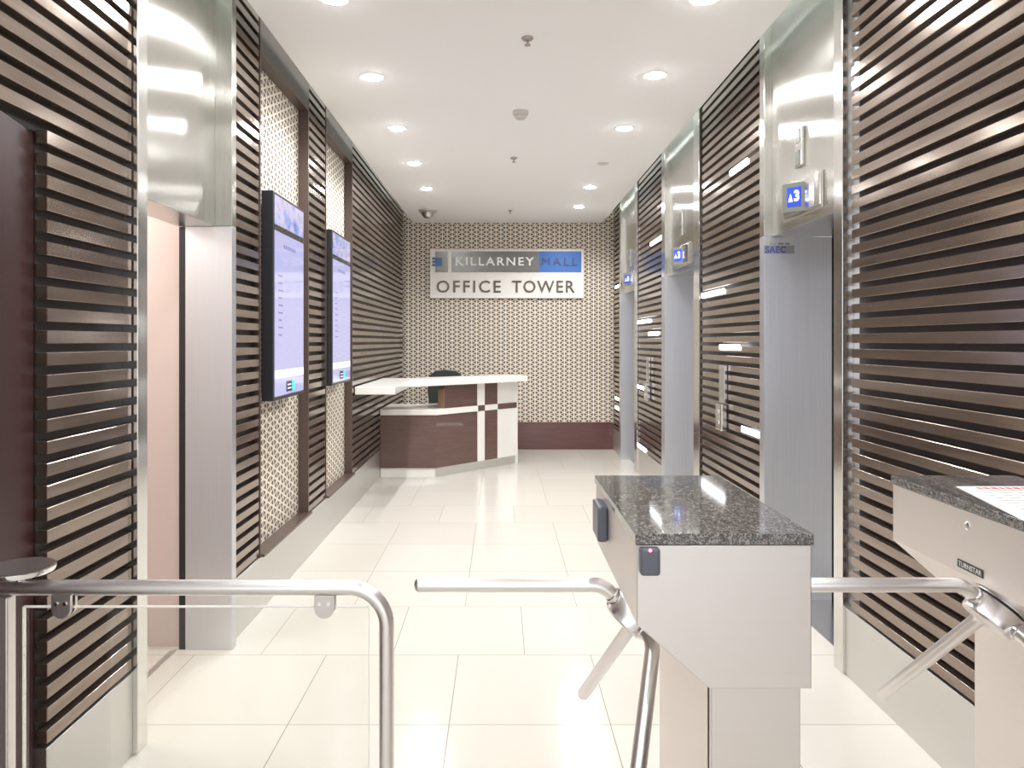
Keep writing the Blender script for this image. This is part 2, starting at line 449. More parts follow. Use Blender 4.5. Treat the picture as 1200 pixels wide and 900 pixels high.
slat_panel('R', [(-0.6, 3.105, PZ, ZT, -0.6, 3.102)], 'large slatted timber panel on the right wall nearest the camera')
slat_panel('R', [(4.13, 5.44, PZ, ZT, 4.14, 5.40)], 'slatted timber panel between the first and second lifts on the right')
slat_panel('R', [(6.65, 7.92, PZ, ZT, 6.66, 7.89)], 'slatted timber panel between the second and third lifts on the right')
slat_panel('R', [(9.02, YB-0.02, PZ, ZT, 9.03, YB-0.03)], 'narrow slatted timber panel at the far end of the right wall')

# ================================================================ NICHES with wallpaper
def niche(y0, y1, label):
    t = thing('wallpapered_niche', label, 'wall niche', (-1.36, y0, PZ))
    MB().box(-1.36, -1.354, y0, y1, PZ, 2.99).build('wallpaper', M['paper_y'], t)
    f = MB()
    f.box(-1.36, XL+0.004, y0-0.006, y0+0.008, PZ, ZT-0.02)
    f.box(-1.36, XL+0.004, y1-0.008, y1+0.009, PZ, ZT-0.02)
    f.build('frame', M['brown_frame'], t, bevel=0.001, seg=1)
    MB().box(-1.354, XL+0.004, y0+0.008, y1-0.008, 2.99, ZT-0.02).build('top_board', M['brown_frame'], t)
    MB().box(-1.354, XL+0.022, y0+0.009, y1+0.03, PZ, PZ+0.016).build('sill', M['brown_frame'], t, bevel=0.002)
    return t
niche(3.881, 4.852, 'recessed patterned wallpaper strip behind the nearer wall screen')
niche(5.342, 6.284, 'recessed patterned wallpaper strip behind the farther wall screen')

# ================================================================ LIFTS
# left lift (door_1), its car standing open
d1 = struct_root('door_1', (-1.33, 2.6, 0))
def J(side, y0, y1, xa, xb_, z1, parent, name='jamb', m='trim_steel'):
    return MB().box(xa, xb_, y0, y1, 0, z1).build(name, M[m], parent, bevel=0.002)
J('L', 2.541, 2.611, -1.50, -1.272, ZT-0.02, d1)
MB().box(-1.482, -1.262, 3.405, 3.459, 0, 1.99).build('reveal', M['reveal_steel'], d1, bevel=0.002)
MB().box(-1.482, -1.262, 3.405, 3.459, 1.992, ZT-0.02).build('jamb', M['header_steel'], d1, bevel=0.002)
MB().box(-1.52, -1.342, 2.611, 3.404, 1.99, ZT-0.02).build('header_panel', M['header_steel'], d1, bevel=0.002)
MB().box(-1.548, -1.520, 2.613, 3.40, -0.02, 0.003).build('sill', M['plinth_steel'], d1)
MB().box(-1.514, -1.483, 3.412, 3.445, 0, 1.989).build('dark_gap_strip', M['black'], d1)  # black strip filling the gap between reveal and car wall
b = MB()
b.box(-2.70, -1.515, 3.446, 3.50, 0, 2.3); b.box(-2.75, -2.70, 2.35, 3.50, 0, 2.3); b.box(-2.70, -1.54, 2.30, 2.35, 0, 2.3)
struct(b.build('wall_left_lift_car', M['car_wall']))
struct(MB().box(-2.75, -1.522, 2.30, 3.50, 2.3, 2.34).build('ceiling_lift_car', M['ceiling']))
cl_ = bpy.data.lights.new('lift_car_light', 'AREA'); cl_.size = 0.6; cl_.energy = 9; cl_.color = (1, 0.95, 0.9)
co = bpy.data.objects.new('lift_car_light', cl_); COL.objects.link(co); co.location = (-2.1, 2.9, 2.28)

# right lifts (door_2 .. door_4)
def lift_right(n, ys0, y0, y1, ys1, hz=2.035):
    r = struct_root('door_%d' % n, (1.6, (y0+y1)/2, 0))
    J('R', ys0, y0, 1.486, 1.87, ZT-0.02, r)
    MB().box(1.472, 1.85, y1, ys1, 0, hz).build('reveal', M['reveal_steel'], r, bevel=0.002)
    MB().box(1.472, 1.60, y1, ys1, hz+0.002, ZT-0.02).build('jamb', M['trim_steel'], r, bevel=0.002)
    MB().box(1.515, 1.595, y0+0.001, y1-0.001, hz, ZT-0.02).build('header_panel', M['header_steel'], r, bevel=0.002)
    MB().box(1.596, 1.88, y0+0.001, y1-0.001, hz, hz+0.05).build('soffit', M['steel'], r)
    MB().box(1.875, 1.90, y0-0.02, y1+0.02, 0, hz+0.05).build('lift_door', M['reveal_steel'], r)
    MB().box(1.851, 1.874, y1+0.001, y1+0.03, 0, hz).build('door_gap', M['black'], r)
    MB().box(1.58, 1.874, y0+0.001, y1-0.001, -0.02, 0.004).build('sill', M['trim_steel'], r)
    return r
lift_right(2, 3.157, 3.24, 4.054, 4.129)
lift_right(3, 5.441, 5.60, 6.52, 6.649)
lift_right(4, 7.921, 8.08, 8.90, 9.019)
# steel filler strip between the near slats and the first jamb
struct(MB().box(1.536, 1.60, 3.106, 3.156, PZ, ZT-0.02).build('trim_2', M['reveal_steel']))

# open mahogany door on the left (door_5), hinged at its far edge
d5 = struct_root('door_5', (-1.34, 2.055, 0))
hx, hy = -1.325, 2.058
ux, uy = 0.212, -0.977
nx, ny = 0.977, 0.212
Lf, Tk = 0.90, 0.045
b = MB(); b.plan([(hx, hy), (hx+ux*Lf, hy+uy*Lf), (hx+ux*Lf-nx*Tk, hy+uy*Lf-ny*Tk), (hx-nx*Tk, hy-ny*Tk)], 0.012, 2.042)
lf = b.build('door_leaf', M['mahogany'], d5, bevel=0.003)
q = Vector((hx+ux*0.82+nx*0.003, hy+uy*0.82+ny*0.003, 1.02))
b = MB(); b.cyl(q, q+Vector((nx, ny, 0))*0.05, 0.012); b.cyl(q+Vector((nx, ny, 0))*0.045, q+Vector((nx, ny, 0))*0.045-Vector((ux, uy, 0))*0.12, 0.010)
b.build('door_handle', M['chrome'], lf, smooth=True)

# ================================================================ BACK WALL SIGN
sg = thing('wall_sign', 'wide white sign reading KILLARNEY MALL OFFICE TOWER on the patterned back wall', 'sign', (0.08, YB-0.06, 2.35))
DS = YB-0.045
def rect(px0, px1, py0, py1, D, th, name, m, parent, bevel=0.0):
    a, c = W(px0, py0, D), W(px1, py1, D)
    return MB().box(a.x, c.x, D, D+th, a.z, c.z).build(name, m, parent, bevel=bevel)
rect(503.8, 683.8, 292.0, 349.3, DS, 0.044, 'panel', M['sign_white'], sg, 0.002)
rect(510, 525, 294.6, 319, DS-0.006, 0.0055, 'steel_square', M['sign_steel'], sg)
rect(529.2, 631.7, 294.6, 319, DS-0.006, 0.0055, 'steel_band', M['sign_steel'], sg)
rect(631.8, 681.3, 294.6, 319, DS-0.006, 0.0055, 'blue_band', M['sign_blue'], sg)
D2 = DS-0.014
b = MB()
def rb(b, px0, px1, py0, py1, D, th):
    a, c = W(px0, py0, D), W(px1, py1, D); b.box(a.x, c.x, D, D+th, a.z, c.z)
rb(b, 510.5, 518, 302, 311.6, D2, 0.007)
for y in (301.6, 305.5, 309.4): rb(b, 506.4, 510.4, y, y+2.3, D2, 0.007)
b.build('logo', M['logo_blue'], sg)
def sign_text(name, body, m, x0, x1, y0, y1, bold=0.0, sp=1.1, D=None):
    D = D or DS-0.0065
    a, c = W(x0, y1, D), W(x1, y0, D)
    return text(name, body, m, sg, (1, 0, 0), (0, 0, 1), (a.x, D, a.z), c.x-a.x, c.z-a.z, 0.012, bold, sp)
sign_text('lettering', 'KILLARNEY', M['letter_white'], 534, 625.8, 301.6, 311.2, 0.014, 1.25)
sign_text('lettering', 'MALL', M['letter_grey'], 635, 676.5, 302, 311, 0.0, 1.35)
sign_text('lettering', 'OFFICE', M['letter_dark'], 511.7, 586.9, 328.8, 343, 0.008, 1.22, DS-0.0005)
sign_text('lettering', 'TOWER', M['letter_dark'], 600, 673.4, 328.8, 343, 0.008, 1.15, DS-0.0005)

# ================================================================ RECEPTION DESK
dk = thing('reception_desk', 'angled brown and white reception desk with floating white counter at the far left', 'reception desk', (-0.4, 8.0, 0))
P1 = Vector((-0.687, 7.727)); DV = Vector((0.847, 0.856)); NV = Vector((DV.y, -DV.x)).normalized()  # outward (front right)
BK = -NV
def seg(t0, t1, z0, z1, out, th, name, m, bevel=0.0):
    a = P1+DV*t0+NV*out; c = P1+DV*t1+NV*out
    return MB().plan([a, c, c+BK*th, a+BK*th], z0, z1).build(name, m, dk, bevel=bevel)
TE = 1.03
# carcass: left cabinet + angled cabinet
seg(0.0, TE, 0.0, 0.10, -0.02, 0.05, 'kick_board', M['plinth_steel'])
MB().box(-1.285, -0.695, 7.745, 7.80, 0.0, 0.10).build('kick_board', M['white_lam'], dk)
seg(0.0, 0.4996, 0.10, 0.663, 0.0, 0.03, 'front_panel', M['desk_wood'])
MB().box(-1.285, P1.x, P1.y, P1.y+0.03, 0.10, 0.663).build('front_panel', M['desk_wood'], dk)
seg(0.5938, 0.7645, 0.10, 0.663, 0.0, 0.03, 'front_panel', M['desk_wood'])
seg(0.4996, 0.5938, 0.10, 0.663, 0.0, 0.03, 'white_panel', M['white_lam'])
seg(0.7645, TE, 0.10, 0.663, 0.0, 0.03, 'white_panel', M['white_lam'])
# band
a0 = P1+NV*0.012
e0 = P1+DV*0.4996
MB().plan([(-1.285, P1.y-0.012), (a0.x-0.005, P1.y-0.012), tuple(e0+NV*0.012), tuple(e0+BK*0.5), (-1.0, 8.38), (-1.285, 8.38)], 0.664, 0.727).build('worktop', M['white_lam'], dk, bevel=0.003)
seg(0.4998, 0.5938, 0.664, 0.727, 0.004, 0.12, 'brown_inlay', M['desk_wood'])
seg(0.5940, 0.7645, 0.664, 0.727, 0.004, 0.12, 'white_band', M['white_lam'])
seg(0.7647, TE, 0.664, 0.727, 0.004, 0.12, 'brown_inlay', M['desk_wood'])
# raised screen under the counter
seg(0.0953, 0.4996, 0.728, 0.978, -0.004, 0.08, 'upper_panel', M['desk_wood'])
seg(0.4997, 0.5938, 0.728, 0.978, 0.0, 0.08, 'upper_white_panel', M['white_lam'])
seg(0.5939, 0.7645, 0.728, 0.978, 0.0, 0.08, 'upper_panel', M['desk_wood'])
seg(0.7646, TE, 0.728, 0.978, 0.0, 0.08, 'upper_white_panel', M['white_lam'])
seg(0.0900, 0.0950, 0.728, 0.93, -0.004, 0.10, 'end_board', M['oak'])
# return side at right end
c_ = P1+DV*TE
MB().plan([tuple(c_), tuple(c_+DV.normalized()*0.02), tuple(c_+DV.normalized()*0.02+BK*0.62), tuple(c_+BK*0.62)], 0.0, 0.978).build('end_board', M['white_lam'], dk)
# floating counter
MB().plan([(-1.285, 6.38), (-0.93, 6.38), (-0.93, 7.44), (0.315, 8.50), (0.06, 8.82), (-1.0, 7.93), (-1.285, 7.93)], 0.981, 1.050).build('countertop', M['white_lam'], dk, bevel=0.004)

# office chair behind the desk
ch = thing('office_chair', 'black office chair behind the reception counter', 'chair', (-0.68, 8.95, 0))
cxh, cyh = -0.68, 8.95
b = MB()
pr = [(-0.20, 0.62), (0.20, 0.62), (0.225, 0.85), (0.20, 1.03), (0.13, 1.085), (0.0, 1.10), (-0.13, 1.085), (-0.20, 1.03), (-0.225, 0.85)]
b.prism(pr, lambda p: (cxh+p[0], cyh-0.03, p[1]), lambda p: (cxh+p[0], cyh+0.03, p[1])); b.build('backrest', M['chair_fabric'], ch, bevel=0.015, seg=3)
MB().box(cxh-0.24, cxh+0.24, cyh-0.46, cyh-0.02, 0.46, 0.54).build('seat', M['chair_fabric'], ch, bevel=0.03, seg=3)
MB().box(cxh-0.03, cxh+0.03, cyh+0.0, cyh+0.035, 0.42, 0.70).build('back_bracket', M['plastic_dark'], ch)
MB().cyl((cxh, cyh-0.24, 0.09), (cxh, cyh-0.24, 0.46), 0.03).build('gas_lift', M['chrome'], ch, smooth=True)
for sgn in (-1, 1):
    MB().sweep([(cxh+sgn*0.25, cyh-0.10, 0.50), (cxh+sgn*0.28, cyh-0.12, 0.56), (cxh+sgn*0.28, cyh-0.12, 0.70)]+[(cxh+sgn*0.28, cyh-0.34, 0.70)], 0.015).build('armrest', M['plastic_dark'], ch, smooth=True)
b = MB()
for k in range(5):
    a_ = k*2*PI/5+0.3; b.sweep([(cxh, cyh-0.24, 0.10), (cxh+0.29*math.cos(a_), cyh-0.24+0.29*math.sin(a_), 0.075)], 0.02, 12)
b.build('star_base', M['plastic_dark'], ch)
for k in range(5):
    a_ = k*2*PI/5+0.3; X_, Y_ = cxh+0.28*math.cos(a_), cyh-0.24+0.28*math.sin(a_)
    MB().cyl((X_-0.02, Y_, 0.029), (X_+0.02, Y_, 0.029), 0.028, n=20).build('castor', M['plastic_dark'], ch, smooth=True)

# ================================================================ WALL SCREENS
def screen(y0, y1, z0, z1, label):
    t = thing('digital_display_screen', label, 'screen', (-1.35, (y0+y1)/2, z0), 'directory screens on the left wall')
    XF = -1.25
    MB().box(-1.315, XF, y0, y1, z0, z1).build('casing', M['plastic_dark'], t, bevel=0.003)
    MB().box(-1.353, -1.316, y0+0.15, y1-0.15, z0+0.3, z1-0.3).build('wall_bracket', M['black'], t)
    e = XF+0.0006
    def flat(a, c, za, zb, name, m, off=0.0):
        # a, c : fractions across from the near edge ; za zb fractions of height
        return MB().box(e+off-0.0005, e+off+0.0008, y0+(y1-y0)*a, y0+(y1-y0)*c, z0+(z1-z0)*za, z0+(z1-z0)*zb).build(name, M[m], t)
    flat(0.03, 0.97, 0.015, 0.985, 'glass_front', 'screen_strip')
    flat(0.03, 0.97, 0.845, 0.985, 'picture_area', 'screen_picture', 0.0015)
    pg = flat(0.03, 0.97, 0.02, 0.815, 'page_area', 'screen', 0.0015)
    for k in range(9):
        zz = z0+(z1-z0)*(0.60-0.036*k); ln = 0.10+0.05*random.random()
        MB().box(e+0.0032, e+0.0036, y0+(y1-y0)*0.14, y0+(y1-y0)*(0.14+ln), zz, zz+0.008).build('text_line', M['screen_ink'], pg)
    b = MB(); zz = z0+(z1-z0)*0.745
    b.box(e+0.0032, e+0.0036, y0+(y1-y0)*0.30, y0+(y1-y0)*0.70, zz, zz+0.004)
    for k in range(6):
        a_ = 0.30+0.067*k
        b.box(e+0.0032, e+0.0036, y0+(y1-y0)*a_, y0+(y1-y0)*(a_+0.04), zz+0.0035, zz+0.02)
    b.build('page_heading', M['screen_ink'], pg)
    flat(0.03, 0.97, 0.105, 0.145, 'page_band', 'screen_band', 0.0025)
    flat(0.38, 0.56, 0.032, 0.085, 'page_logo', 'screen_black', 0.003)
    flat(0.57, 0.66, 0.032, 0.085, 'page_logo_stripe', 'screen_cyan', 0.003)
    b = MB()
    for k in range(2): 
        zz = z0+(z1-z0)*(0.045+0.018*k); b.box(e+0.0045, e+0.0052, y0+(y1-y0)*0.41, y0+(y1-y0)*0.53, zz, zz+0.008)
    b.build('page_logo_bars', M['screen_band'], t)
    return t
screen(3.98, 4.60, 1.12, 2.28, 'portrait digital directory screen nearest the camera, on the left wallpaper')
screen(5.366, 6.02, 1.12, 2.28, 'portrait digital directory screen on the left wall, nearest the reception desk')

# ================================================================ LIFT INDICATORS, LANTERNS, CALL STATIONS
def lantern(y, z0, z1, label):
    t = thing('lift_lantern', label, 'indicator light', (1.515, y, z0), 'lanterns above the right lifts')
    MB().box(1.497, 1.5145, y-0.045, y+0.045, z0, z1).build('plate', M['trim_steel'], t, bevel=0.006, seg=3)
    zm = (z0+z1)/2
    for s_ in (-1, 1):
        MB().box(1.494, 1.4975, y-0.026, y+0.026, zm+s_*0.055-0.036, zm+s_*0.055+0.036).build('lamp_window', M['display_glass'], t)
    return t
lantern(3.66, 2.33, 2.53, 'steel lantern plate above the nearest right lift')
lantern(6.05, 2.33, 2.53, 'steel lantern plate above the middle right lift')
lantern(8.45, 2.32, 2.52, 'steel lantern plate above the farthest right lift')

def indicator(y, z, label):
    t = thing('lift_position_display', label, 'lift display', (1.515, y, z), 'floor displays above the right lifts')
    h = 0.075
    MB().box(1.506, 1.5145, y-0.24, y+0.24, z-h-0.012, z+h+0.012).build('back_plate', M['trim_steel'], t, bevel=0.003)
    # near steel cheek swelling out of the wall, screen facing the entrance at its far end
    pts = [(1.5055, y-0.235), (1.494, y-0.23), (1.488, y-0.19), (1.486, y-0.14), (1.489, y-0.09), (1.496, y-0.0565), (1.5055, y-0.0565)]
    MB().plan(pts, z-h, z+h).build('steel_cheek', M['trim_steel'], t, bevel=0.002)
    pts = [(1.5055, y-0.055), (1.499, y-0.055), (1.434, y+0.02), (1.427, y+0.04), (1.44, y+0.06), (1.5055, y+0.22)]
    MB().plan(pts, z-h+0.003, z+h-0.003).build('screen_housing', M['display_glass'], t, bevel=0.002)
    # lcd on the slanting face
    A = Vector((1.499, y-0.055, 0)); B = Vector((1.434, y+0.02, 0)); U = (A-B).normalized(); wd = (A-B).length
    n_ = Vector((-1, -1, 0)).normalized(); n_ = Vector((U.y, -U.x, 0)); n_ = n_ if n_.y < 0 else -n_
    o_ = B+U*wd*0.12+n_*0.0015
    q = o_+U*wd*0.72
    bb = MB(); bb.prism([tuple(o_.xy), tuple(q.xy), tuple((q+n_*0.002).xy), tuple((o_+n_*0.002).xy)], lambda p: (p[0], p[1], z-0.045), lambda p: (p[0], p[1], z+0.05))
    lcd = bb.build('lcd', M['blue_lcd'], t)
    o2 = B+U*wd*0.50+n_*0.004
    text('numeral', '3', M['lcd_white'], lcd, U, (0, 0, 1), (o2.x, o2.y, z-0.022), wd*0.26, 0.055, 0.001, 0.03)
    o3 = B+U*wd*0.20+n_*0.004; o4 = o3+U*wd*0.22; om = (o3+o4)/2
    bm_ = bmesh.new(); vs = [bm_.verts.new((p.x, p.y, zz)) for p, zz in ((o3, z-0.022), (o4, z-0.022), (om, z+0.018))]
    bm_.faces.new(vs); me = bpy.data.meshes.new('arrow'); r_ = bmesh.ops.extrude_face_region(bm_, geom=bm_.faces[:]); 
    bmesh.ops.translate(bm_, vec=n_*0.001, verts=[g_ for g_ in r_['geom'] if isinstance(g_, bmesh.types.BMVert)])
    bmesh.ops.recalc_face_normals(bm_, faces=bm_.faces); bm_.to_mesh(me); bm_.free(); me.materials.append(M['lcd_white'])
    ao = bpy.data.objects.new('arrow', me); COL.objects.link(ao); ao.parent = lcd
    return t
indicator(3.64, 2.17, 'protruding steel and blue floor display above the nearest right lift')
indicator(6.03, 2.16, 'protruding steel and blue floor display above the middle right lift')
indicator(8.42, 2.17, 'protruding steel and blue floor display above the farthest right lift')

def station(y, label):
    t = thing('lift_call_station', label, 'call button panel', (XR, y, 0.85), 'lift call stations on the right slats')
    MB().box(XR-0.022, XR-0.001, y-0.06, y+0.06, 1.04, 1.29).build('upper_plate', M['trim_steel'], t, bevel=0.004)
    MB().box(XR-0.026, XR-0.0225, y-0.045, y+0.045, 1.07, 1.27).build('glass_window', M['steel'], t, bevel=0.001)
    MB().box(XR-0.045, XR-0.001, y-0.065, y+0.065, 0.855, 1.03).build('button_box', M['trim_steel'], t, bevel=0.008, seg=3)
    for k in (0, 1): MB().cyl((XR-0.0455, y, 0.91+0.07*k), (XR-0.050, y, 0.91+0.07*k), 0.014).build('button', M['chrome'], t, smooth=True)
    return t
station(4.86, 'steel call button plate on the slats between the first and second right lifts')
station(7.32, 'steel call button plate on the slats between the second and third right lifts')

# sticker on the far reveal of the first right lift
st = thing('door_sticker', 'silver sticker with blue letters on the nearest right lift reveal', 'sticker', (1.55, 4.053, 1.96))
DZ = 4.0525
rect(895.5, 931, 287.6, 297.2, DZ, 0.0012, 'foil', M['sticker'], st)
a, c = W(897, 296.3, DZ), W(921, 288.8, DZ)
text('lettering', 'SAEC', M['sticker_blue'], st, (1, 0, 0), (0, 0, 1), (a.x, DZ-0.0002, a.z), c.x-a.x, c.z-a.z, 0.0006, 0.02, 1.0)
b = MB()
for x0, x1 in ((902, 910), (911.5, 918.5), (920, 925.5)): rb(b, x0, x1, 284.6, 286.6, DZ, 0.001)
b.build('small_print', M['grey_ink'], st)

# LED bars set between the slats
for i, (x0, x1, yc, lb) in enumerate([
    (855, 875, 196, 'white light bar high on the slats between the first two right lifts'),
    (822, 848, 344, 'long white light bar just above eye level between the first two right lifts'),
    (843, 866, 407, 'white light bar directly above the nearer call station'),
    (868.6, 889.6, 506, 'white light bar low on the slats beside the nearest right lift'),
    (762, 775.6, 282, 'white light bar high between the second and third right lifts'),
    (748, 762, 376.7, 'upper of two close white light bars between the second and third right lifts'),
    (759.6, 771, 391, 'lower of two close white light bars between the second and third right lifts'),
    (746, 755.5, 454, 'white light bar left of the farther call station'),
    (745.5, 756, 524, 'white light bar just above the plinth, left of the middle right lift'),
    (719, 722.5, 336, 'upper short white light bar on the farthest right slats'),
    (719, 722.5, 467, 'middle short white light bar on the farthest right slats'),
    (719, 722.5, 478, 'lowest short white light bar on the farthest right slats')]):
    XX = 1.492
    ya, yb = XX*F/(x1-587), XX*F/(x0-587)
    if x0 < 725: ya, yb = 9.2, 9.5
    yc_ = (ya+yb)/2; z = EYE-(yc-400)*yc_/F
    o = MB().box(XX, XR-0.0005, ya, yb, z-0.018, z+0.018).build('led_light_bar', M['led'], bevel=0.002)
    tag(o, lb, 'light bar', 'light bars in the right slats')

# ================================================================ CEILING FITTINGS
def downlight(x, y, label, lit=True, power=1.0):
    t = thing('recessed_downlight', label, 'ceiling light', (x, y, ZC), 'recessed ceiling downlights')
    MB().lathe([(0.054, -0.002), (0.056, -0.004), (0.070, -0.004), (0.072, -0.0005), (0.054, -0.0005)], (x, y, ZC)).build('trim_ring', M['ceiling'], t, smooth=True)
    MB().lathe([(0.0535, -0.0006), (0.053, -0.005), (0.045, -0.010), (0.025, -0.014), (0.004, -0.015)], (x, y, ZC)).build('lens', M['lamp' if lit else 'lamp_off'], t, smooth=True)
    if lit:
        ld = bpy.data.lights.new('downlight_lamp', 'SPOT'); ld.energy = DOWN_W*power; ld.spot_size = math.radians(158); ld.spot_blend = 0.55
        ld.shadow_soft_size = 0.035; ld.color = (0.98, 0.99, 1.0)
        lo = bpy.data.objects.new('downlight_lamp', ld); COL.objects.link(lo); lo.parent = t; lo.location = (0, 0, -0.03)
    return t
left_y = [4.36, 5.41, 6.47, 7.55]
right_y = [4.33, 5.41, 7.47, 8.55]
ordn = ['first', 'second', 'third', 'fourth', 'fifth']
downlight(-0.775, 3.36, 'lit downlight cut by the top of the photo, in the left row'); downlight(0.945, 3.36, 'lit downlight cut by the top of the photo, in the right row')
lab_l = ['large lit downlight of the left row, nearest one wholly in view', 'second whole lit downlight of the left row', 'third whole lit downlight of the left row', 'farthest lit downlight of the left row, before the dome camera']
lab_r = ['large lit downlight of the right row, nearest one wholly in view', 'second whole lit downlight of the right row', 'lit downlight of the right row just beyond the unlit one', 'farthest lit downlight of the right row, near the back wall']
for y, l in zip(left_y, lab_l): downlight(-0.775, y, l, True, 1.0 if y < 5 else 1.4)
for y, l in zip(right_y, lab_r): downlight(0.92, y, l, True, 1.0 if y < 5 else 1.4)
downlight(0.91, 6.47, 'unlit downlight in the right row of the ceiling', False)
for k, y in enumerate((2.28, 1.2, 0.1, -1.4)):
    for x, s_ in ((-0.775, 'left'), (0.945, 'right')):
        downlight(x, y, 'lit ceiling downlight above the turnstiles, %s row, %s beyond the top edge' % (s_, ordn[k]), True, 0.42)

def sprinkler(x, y, label, sc=1.0):
    t = thing('fire_sprinkler', label, 'sprinkler', (x, y, ZC), 'ceiling sprinklers')
    MB().lathe([(0.030*sc, 0), (0.032*sc, -0.004), (0.024*sc, -0.012), (0.008, -0.016)], (x, y, ZC)).build('rosette', M['sprinkler'], t, smooth=True)
    MB().cyl((x, y, ZC-0.015), (x, y, ZC-0.036), 0.006, n=16).build('stem', M['sprinkler'], t, smooth=True)
    MB().cyl((x, y, ZC-0.036), (x, y, ZC-0.040), 0.016*sc, n=20).build('deflector', M['sprinkler'], t)
sprinkler(0.139, 3.80, 'small sprinkler head on the ceiling nearest the camera')
sprinkler(0.112, 6.28, 'small sprinkler head on the ceiling beyond the smoke detector')
sprinkler(0.114, 8.80, 'tiny sprinkler head on the ceiling nearest the back wall', 0.8)
sd = thing('smoke_detector', 'round cream smoke detector in the middle of the ceiling', 'smoke detector', (0.136, 5.02, ZC))
MB().lathe([(0.055, 0), (0.056, -0.018), (0.050, -0.026), (0.03, -0.028)], (0.136, 5.02, ZC)).build('base', M['white_plastic'], sd, smooth=True)
MB().lathe([(0.042, -0.0265), (0.043, -0.038), (0.030, -0.052), (0.012, -0.056)], (0.136, 5.02, ZC)).build('sensor_head', M['white_plastic'], sd, smooth=True)
dc = thing('dome_camera', 'grey dome security camera on the ceiling near the back left corner', 'security camera', (-0.885, 8.80, ZC))
MB().lathe([(0.11, 0), (0.11, -0.02), (0.085, -0.035)], (-0.885, 8.80, ZC)).build('base', M['tube_dull'], dc, smooth=True)
MB().lathe([(0.075, -0.0355), (0.072, -0.06), (0.055, -0.085), (0.03, -0.10), (0.006, -0.105)], (-0.885, 8.80, ZC)).build('dome', M['tube_dull'], dc, smooth=True)

